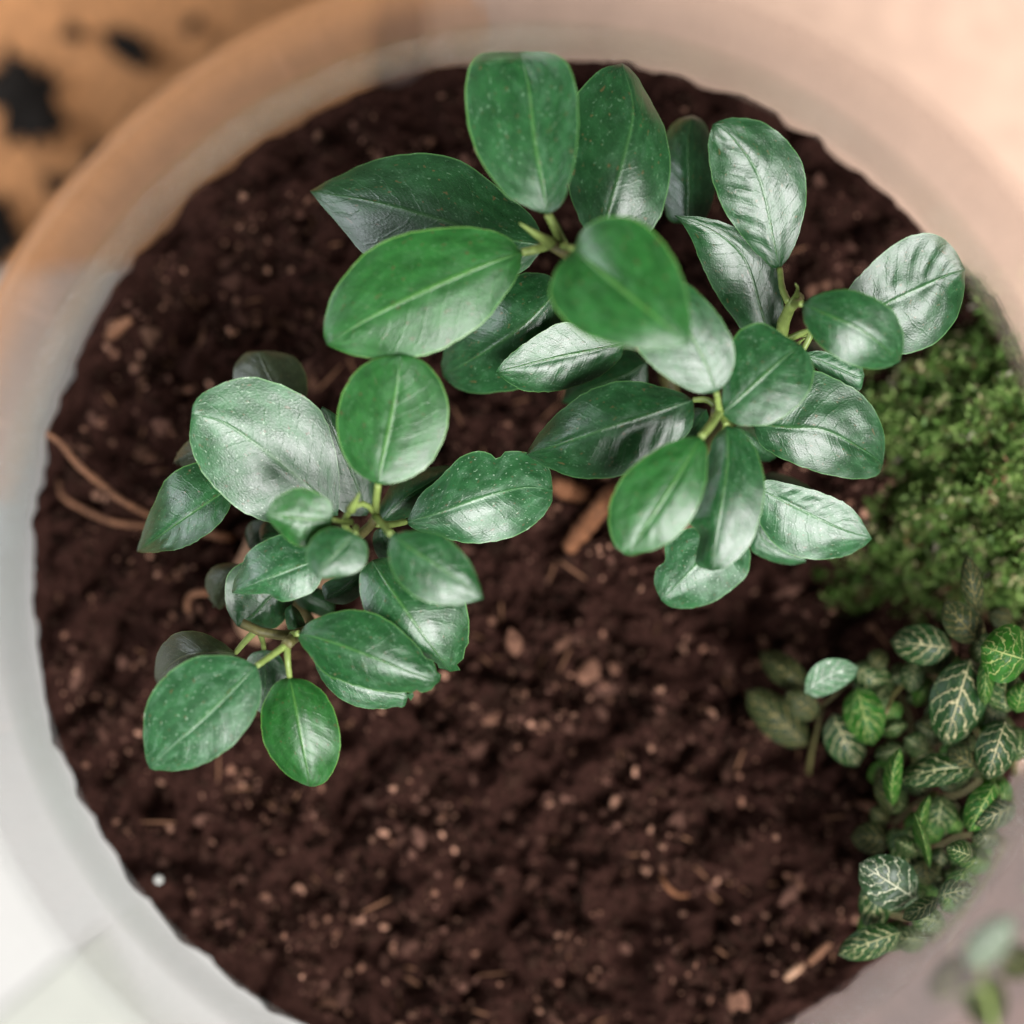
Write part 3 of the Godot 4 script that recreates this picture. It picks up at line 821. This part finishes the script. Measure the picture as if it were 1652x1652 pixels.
	leaf(g, {"b": [1045, 585], "t": [905, 648], "r": [1010, 560, 960, 570, 925, 600], "l": [1040, 640, 1000, 660, 950, 662], "h": [32, 30, 24]}, mats.dark)
	# right upper shoot
	leaf(g, {"b": [1258, 433], "t": [1150, 200], "r": [1276, 410, 1295, 357, 1301, 310, 1293, 260, 1266, 223, 1226, 195, 1184, 190, 1163, 194], "l": [1245, 430, 1216, 404, 1190, 372, 1170, 343, 1151, 298, 1143, 250, 1144, 220], "m": [1244, 370, 1236, 325, 1218, 272, 1180, 220], "w": [53, 1.2, 1.2, 0.9], "puck": 0.6, "p": [[1272, 488, 52], [1262, 465, 50]]}, mats.dark)
	leaf(g, {"b": [1115, 362], "t": [1117, 186], "r": [1140, 350, 1154, 300, 1150, 250, 1143, 212, 1132, 193], "l": [1080, 355, 1070, 310, 1068, 260, 1075, 215, 1095, 192], "h": [36, 36, 30], "e": [-2, -3]}, mats.dark)
	leaf(g, {"b": [1244, 554], "t": [1087, 347], "r": [1262, 520, 1262, 475, 1250, 430, 1222, 390, 1170, 360, 1125, 350], "l": [1212, 545, 1180, 510, 1150, 465, 1133, 430, 1112, 378, 1098, 358], "m": [1226, 493, 1200, 415, 1150, 372], "w": [46, 0.5, 1.2, 0.9], "puck": 0.4}, mats.dark)
	leaf(g, {"b": [1390, 515], "t": [1557, 434], "r": [1420, 555, 1450, 571, 1476, 568, 1508, 554, 1538, 523, 1554, 480], "l": [1368, 482, 1372, 462, 1401, 430, 1434, 400, 1467, 381, 1498, 376, 1524, 386, 1543, 408], "m": [1427, 491, 1480, 466, 1530, 443], "w": [51, 0.8, 1.2, 0.95], "puck": 0.55, "p": [[1290, 540, 44], [1340, 530, 45]]}, mats.dark)
	leaf(g, {"b": [1294, 490], "t": [1452, 584], "r": [1298, 522, 1314, 547, 1340, 571, 1374, 589, 1407, 596, 1434, 592], "l": [1317, 476, 1354, 467, 1384, 470, 1421, 486, 1447, 510, 1458, 548], "m": [1345, 512, 1390, 533, 1430, 563], "h": [63, 66, 60], "e": [-2, -1], "p": [[1290, 484, 54], [1280, 490, 57]], "puck": 0.15}, mats.green)
	leaf(g, {"b": [1292, 572], "t": [1395, 606], "r": [1310, 590, 1345, 612, 1385, 630], "l": [1320, 566, 1360, 575, 1388, 588], "w": [46, 0.3, 0.8, 0.9], "p": [[1258, 552, 44], [1276, 545, 46], [1308, 535, 48]]}, mats.dusty)
	leaf(g, {"b": [1275, 575], "t": [1345, 572], "r": [1290, 588, 1320, 588], "l": [1290, 555, 1320, 552], "h": [42, 40, 36]}, mats.dark)
	# right lower shoot
	leaf(g, {"b": [1166, 668], "t": [1292, 556], "r": [1178, 680, 1198, 687, 1234, 686, 1268, 671, 1300, 641, 1313, 604, 1308, 577], "l": [1166, 630, 1172, 580, 1187, 540, 1208, 525, 1232, 521, 1266, 541], "m": [1190, 645, 1230, 608, 1265, 577], "h": [62, 64, 62], "e": [-0.8, -1], "p": [[1160, 662, 61]]}, mats.green)
	leaf(g, {"b": [1214, 684], "t": [1425, 748], "r": [1225, 715, 1247, 732, 1287, 751, 1334, 766, 1384, 773, 1415, 767], "l": [1240, 640, 1275, 605, 1312, 597, 1354, 614, 1388, 634, 1412, 662, 1427, 704], "m": [1270, 690, 1330, 694, 1390, 724], "h": [48, 49, 41.5], "e": [-2.5, 0], "puck": 0.55}, mats.dark)
	leaf(g, {"b": [1119, 645], "t": [849, 733], "r": [1100, 633, 1072, 625, 1027, 615, 983, 618, 933, 640, 886, 680, 862, 710], "l": [1120, 665, 1110, 700, 1066, 734, 1000, 769, 933, 771, 886, 756, 862, 742], "m": [1050, 668, 980, 690, 910, 714], "h": [56, 58, 50], "e": [-3, -2.5], "puck": 0.5, "p": [[1156, 656, 58], [1140, 645, 57]]}, mats.dark)
	leaf(g, {"b": [1131, 705], "t": [1017, 897], "r": [1108, 706, 1076, 716, 1033, 742, 1002, 773, 984, 813, 983, 850, 992, 880, 1004, 892], "l": [1140, 720, 1141, 745, 1136, 790, 1108, 848, 1068, 882, 1034, 893], "m": [1100, 758, 1062, 818, 1030, 868], "h": [70, 72, 69], "e": [-1, -1], "puck": 0.2, "p": [[1162, 662, 61], [1148, 684, 66]], "pr": 0.9}, mats.young)
	leaf(g, {"b": [1172, 686], "t": [1150, 921], "r": [1150, 710, 1135, 760, 1120, 805, 1112, 843, 1128, 864, 1121, 906, 1132, 916], "l": [1200, 697, 1223, 733, 1234, 783, 1227, 833, 1211, 877, 1184, 907, 1166, 918], "m": [1174, 740, 1166, 800, 1156, 860], "h": [63, 66, 63], "e": [-4, -1], "puck": 0.25, "p": [[1162, 664, 60]]}, mats.green)
	leaf(g, {"b": [1226, 790], "t": [1407, 869], "r": [1222, 830, 1240, 868, 1275, 895, 1318, 903, 1361, 898, 1392, 883], "l": [1237, 774, 1287, 784, 1334, 798, 1367, 814, 1388, 836], "m": [1240, 796, 1300, 826, 1355, 852], "w": [43, 0.6, 0.8, 1.0], "puck": 0.5}, mats.dusty)
	leaf(g, {"b": [1228, 768], "t": [1322, 803], "r": [1240, 790, 1280, 802], "l": [1250, 762, 1290, 776, 1310, 790], "h": [32, 31, 28]}, mats.dark)
	leaf(g, {"b": [1215, 832], "t": [1300, 907], "r": [1210, 870, 1214, 890, 1245, 905, 1275, 911], "l": [1240, 845, 1270, 870, 1295, 890], "w": [34, 0.5, 0.8, 0.9]}, mats.dusty)
	leaf(g, {"b": [1180, 858], "t": [1066, 968], "r": [1140, 850, 1100, 855, 1073, 868, 1073, 905, 1060, 916, 1055, 940], "l": [1208, 884, 1210, 908, 1201, 933, 1160, 966, 1120, 981, 1084, 980], "m": [1140, 895, 1100, 935], "w": [38, 1.5, 2.0, 0.7], "puck": 0.4}, mats.dusty)
	leaf(g, {"b": [1182, 690], "t": [1253, 738], "r": [1195, 720, 1220, 742, 1240, 744], "l": [1200, 684, 1230, 700, 1248, 722], "h": [40, 38, 34]}, mats.dusty)
	leaf(g, {"b": [1140, 660], "t": [1090, 735], "r": [1115, 660, 1090, 690, 1085, 715], "l": [1146, 690, 1130, 720, 1110, 738], "h": [42, 38, 32]}, mats.dark)
	leaf(g, {"b": [1160, 690], "t": [1150, 760], "r": [1140, 710, 1138, 740], "l": [1175, 715, 1165, 745], "h": [44, 40, 36]}, mats.dark)

# ---------------------------------------------------------------- veined plants at the lower right
func net_leaf(g: Node3D, a: Array, mat: Material) -> void:
	# a: base x, y, tip x, y, half width, height mm, rise at tip mm, edge drop right, left, bend
	var h: float = a[5] + g.get_meta("lift", 0.0)
	var rise: float = a[6]
	var s := oval(a[0], a[1], a[2], a[3], a[4], [h, h + maxf(rise, 0.0) * 0.5 + 1.6, h + rise], [a[7], a[8]], 0.60, a[9] if a.size() > 9 else 0.0)
	s.puck = 0.45
	leaf(g, s, mats.nets[int(a[0] + a[3]) % 3] if mat == mats.net_dark else mat)

func creep(g: Node3D, way: Array, h: float, hw: float) -> void:
	var path := []
	for w in way:
		path.append([w[0], w[1], h - 3.0])
	stem_part(g, "stem", g.position, path, 0.45, mats.twig)
	var pts := []
	for w in way:
		pts.append(Vector2(w[0], w[1]))
	var along := curve(pts, 6)
	for i in 6:
		var dir: Vector2 = (along[mini(i + 1, 5)] - along[maxi(i - 1, 0)]).normalized()
		for side in [-1.0, 1.0]:
			var out: Vector2 = dir.rotated(side * rng.randf_range(0.9, 1.5))
			var ln := hw * rng.randf_range(1.9, 2.7)
			var p: Vector2 = along[i] + out * 5.0
			var q := p + out * ln
			var k := rng.randf()
			# nothing grows through the glass
			var reach := spot(q.x, q.y, (h + 12.0) * 0.001)
			var root_at := spot(p.x, p.y, (h + 12.0) * 0.001)
			if maxf(Vector2(reach.x, reach.z).length(), Vector2(root_at.x, root_at.z).length()) > bowl_radius(reach.y) - 0.003:
				continue
			net_leaf(g, [p.x, p.y, q.x, q.y, hw * rng.randf_range(0.75, 1.1), h + rng.randf_range(-1, 3), rng.randf_range(-3, 3), rng.randf_range(-3, -0.5), rng.randf_range(-3, -0.5)], mats.nets[rng.randi_range(0, 2)] if k < 0.52 else mats.net_bright if k < 0.8 else mats.net_olive)

func build_fittonia() -> void:
	var g := thing("nerve_plant", "small nerve plant with window sheen painted white on one leaf, standing apart on bare soil", "plant", spot(1325, 1160, 0.0))
	var d: Material = mats.net_dark
	var b: Material = mats.net_bright
	var o: Material = mats.net_olive
	stem_part(g, "stem", g.position, [[1304, 1248, 1], [1310, 1210, 5], [1320, 1170, 9], [1328, 1140, 11]], 0.5, mats.twig)
	for a in [[1300, 1108, 1226, 1052, 24, 12, -3, -2, -2], [1303, 1203, 1204, 1113, 32, 10, 1, -2, -2], [1320, 1158, 1268, 1115, 22, 15, 2, -1, -1]]:
		net_leaf(g, a, o)
	net_leaf(g, [1298, 1118, 1385, 1076, 27, 26, -1, -1.9, 1.5, -8], mats.net_pale_sheen)  # the white here is window sheen put into the leaf colour
	net_leaf(g, [1378, 1072, 1440, 1122, 27, 18, -4, -2, -2], d)
	net_leaf(g, [1382, 1108, 1408, 1203, 33, 22, 0, -3, -2], b)
	net_leaf(g, [1343, 1152, 1384, 1237, 33, 19, -1, -2, -3], d)
	stem_part(g, "stem", g.position, [[1325, 1140, 13], [1360, 1110, 14], [1385, 1095, 14]], 0.4, mats.twig)

	var k := thing("nerve_plant", "dense nerve plant with pale-veined leaves below the moss at the right edge", "plant", spot(1600, 1130, 0.0))
	k.set_meta("lift", 11.0)
	stem_part(k, "stem", k.position, [[1640, 1250, 1], [1622, 1180, 10], [1610, 1110, 16], [1590, 1040, 18], [1576, 985, 29]], 0.7, mats.twig)
	stem_part(k, "stem", k.position, [[1610, 1110, 12], [1520, 1075, 16], [1450, 1110, 18], [1430, 1150, 26]], 0.55, mats.twig)
	net_leaf(k, [1576, 988, 1560, 896, 18, 19, 3, -1.5, -1.5], o)
	net_leaf(k, [1580, 1034, 1522, 972, 29, 19, 1, -1, -2], o)
	net_leaf(k, [1537, 1046, 1436, 1034, 33, 16, -3, -2, -2], d)
	net_leaf(k, [1540, 1050, 1490, 1085, 16, 13, -2, -1, -1], o)
	net_leaf(k, [1660, 1066, 1582, 1042, 49, 27, 1, -4, -3], b)
	net_leaf(k, [1566, 1062, 1524, 1203, 46, 20, -2, -3, -3], d)
	net_leaf(k, [1592, 1060, 1588, 1140, 14, 23, 0, -2, -3], b)
	net_leaf(k, [1622, 1150, 1622, 1080, 33, 19, -1, -2, -2], d)
	net_leaf(k, [1640, 1150, 1652, 1100, 22, 21, 2, -2, -2], b)
	net_leaf(k, [1622, 1162, 1592, 1258, 34, 22, -1, -3, -3], d)
	net_leaf(k, [1578, 1238, 1448, 1261, 27, 18, -2, -3, 1, 8], d)
	net_leaf(k, [1574, 1240, 1528, 1208, 21, 18, -1, -1, -1], o)
	net_leaf(k, [1440, 1302, 1452, 1206, 15, 16, 6, -3, -4, -6], b)
	net_leaf(k, [1440, 1312, 1418, 1236, 19, 12, 0, -2, -3], o)
	net_leaf(k, [1660, 1220, 1610, 1180, 26, 16, 1, -2, -2], d)

	var f := thing("nerve_plant", "nerve plant with a white-tipped round leaf, half behind the glass at the lower right", "plant", spot(1480, 1410, 0.0))
	f.set_meta("lift", 10.0)
	stem_part(f, "stem", f.position, [[1440, 1420, 1], [1455, 1380, 9], [1480, 1330, 14], [1510, 1280, 17]], 1.2, mats.stalk)
	stem_part(f, "stem", f.position, [[1470, 1450, 2], [1500, 1440, 15], [1530, 1400, 20], [1570, 1380, 24]], 1.0, mats.stalk)
	net_leaf(f, [1440, 1354, 1372, 1350, 26, 10, 0, -2, -2], o)
	net_leaf(f, [1480, 1452, 1386, 1392, 43, 21, 5, -1.5, -2.5], mats.net_pale)
	net_leaf(f, [1425, 1402, 1404, 1504, 29, 16, -2, -2, -3], d)
	net_leaf(f, [1455, 1502, 1351, 1540, 27, 20, -2, -2, -2], d)
	net_leaf(f, [1515, 1450, 1456, 1482, 16, 24, 1, -4, 3], d)
	net_leaf(f, [1512, 1446, 1570, 1432, 22, 24, 2, -3, -2], d)
	net_leaf(f, [1570, 1382, 1526, 1366, 18, 26, 1, -2, -2], d)
	net_leaf(f, [1500, 1402, 1474, 1310, 8, 20, 5, -4, -5, 4], b)
	net_leaf(f, [1486, 1372, 1500, 1282, 12, 18, 4, -5, -4, -8], b)
	net_leaf(f, [1470, 1332, 1462, 1412, 30, 13, -3, -2, -2], d)
	net_leaf(f, [1520, 1282, 1510, 1356, 28, 14, -3, -2, -2], d)
	net_leaf(f, [1606, 1262, 1562, 1342, 26, 22, 0, -3, -3], b)
	net_leaf(f, [1640, 1300, 1572, 1330, 22, 23, 0, -2, -2], d)
	net_leaf(f, [1560, 1400, 1520, 1470, 20, 24, 0, -2, -2], b)

	# the undergrowth of both plants: leaves in opposite pairs along creeping stems
	creep(k, [[1480, 1060], [1520, 1110], [1540, 1170], [1500, 1215]], 8.0, 20.0)
	creep(k, [[1640, 1000], [1590, 1100], [1570, 1170], [1610, 1215]], 9.0, 23.0)
	creep(k, [[1400, 1080], [1450, 1120], [1470, 1180], [1450, 1240]], 6.0, 19.0)
	creep(f, [[1600, 1240], [1550, 1280], [1490, 1290], [1440, 1330]], 9.0, 21.0)
	creep(f, [[1640, 1290], [1590, 1340], [1540, 1350], [1490, 1380]], 12.0, 22.0)
	creep(f, [[1580, 1420], [1530, 1440], [1480, 1480], [1420, 1470]], 9.0, 22.0)
	creep(f, [[1620, 1350], [1600, 1400], [1560, 1460], [1500, 1520]], 14.0, 22.0)

	# a sprig that hangs over the lip, far out of focus
	var s := thing("nerve_plant", "blurred pale sprig leaning against the glass in the lower right corner", "plant", spot(1590, 1560, 0.12))
	stem_part(s, "stem", s.position, [[1560, 1520, 120], [1580, 1560, 124], [1600, 1640, 126], [1612, 1720, 120]], 0.5, mats.stalk)
	net_leaf(s, [1560, 1560, 1636, 1476, 30, 124, 3, -2, -2], mats.net_pale_sheen)
	net_leaf(s, [1572, 1560, 1604, 1662, 36, 124, -4, -3, -2], mats.net_olive)
	net_leaf(s, [1590, 1540, 1680, 1560, 30, 122, 0, -3, -2], mats.net_olive)
	net_leaf(s, [1560, 1540, 1500, 1610, 26, 120, -2, -3, -2], mats.net_olive)
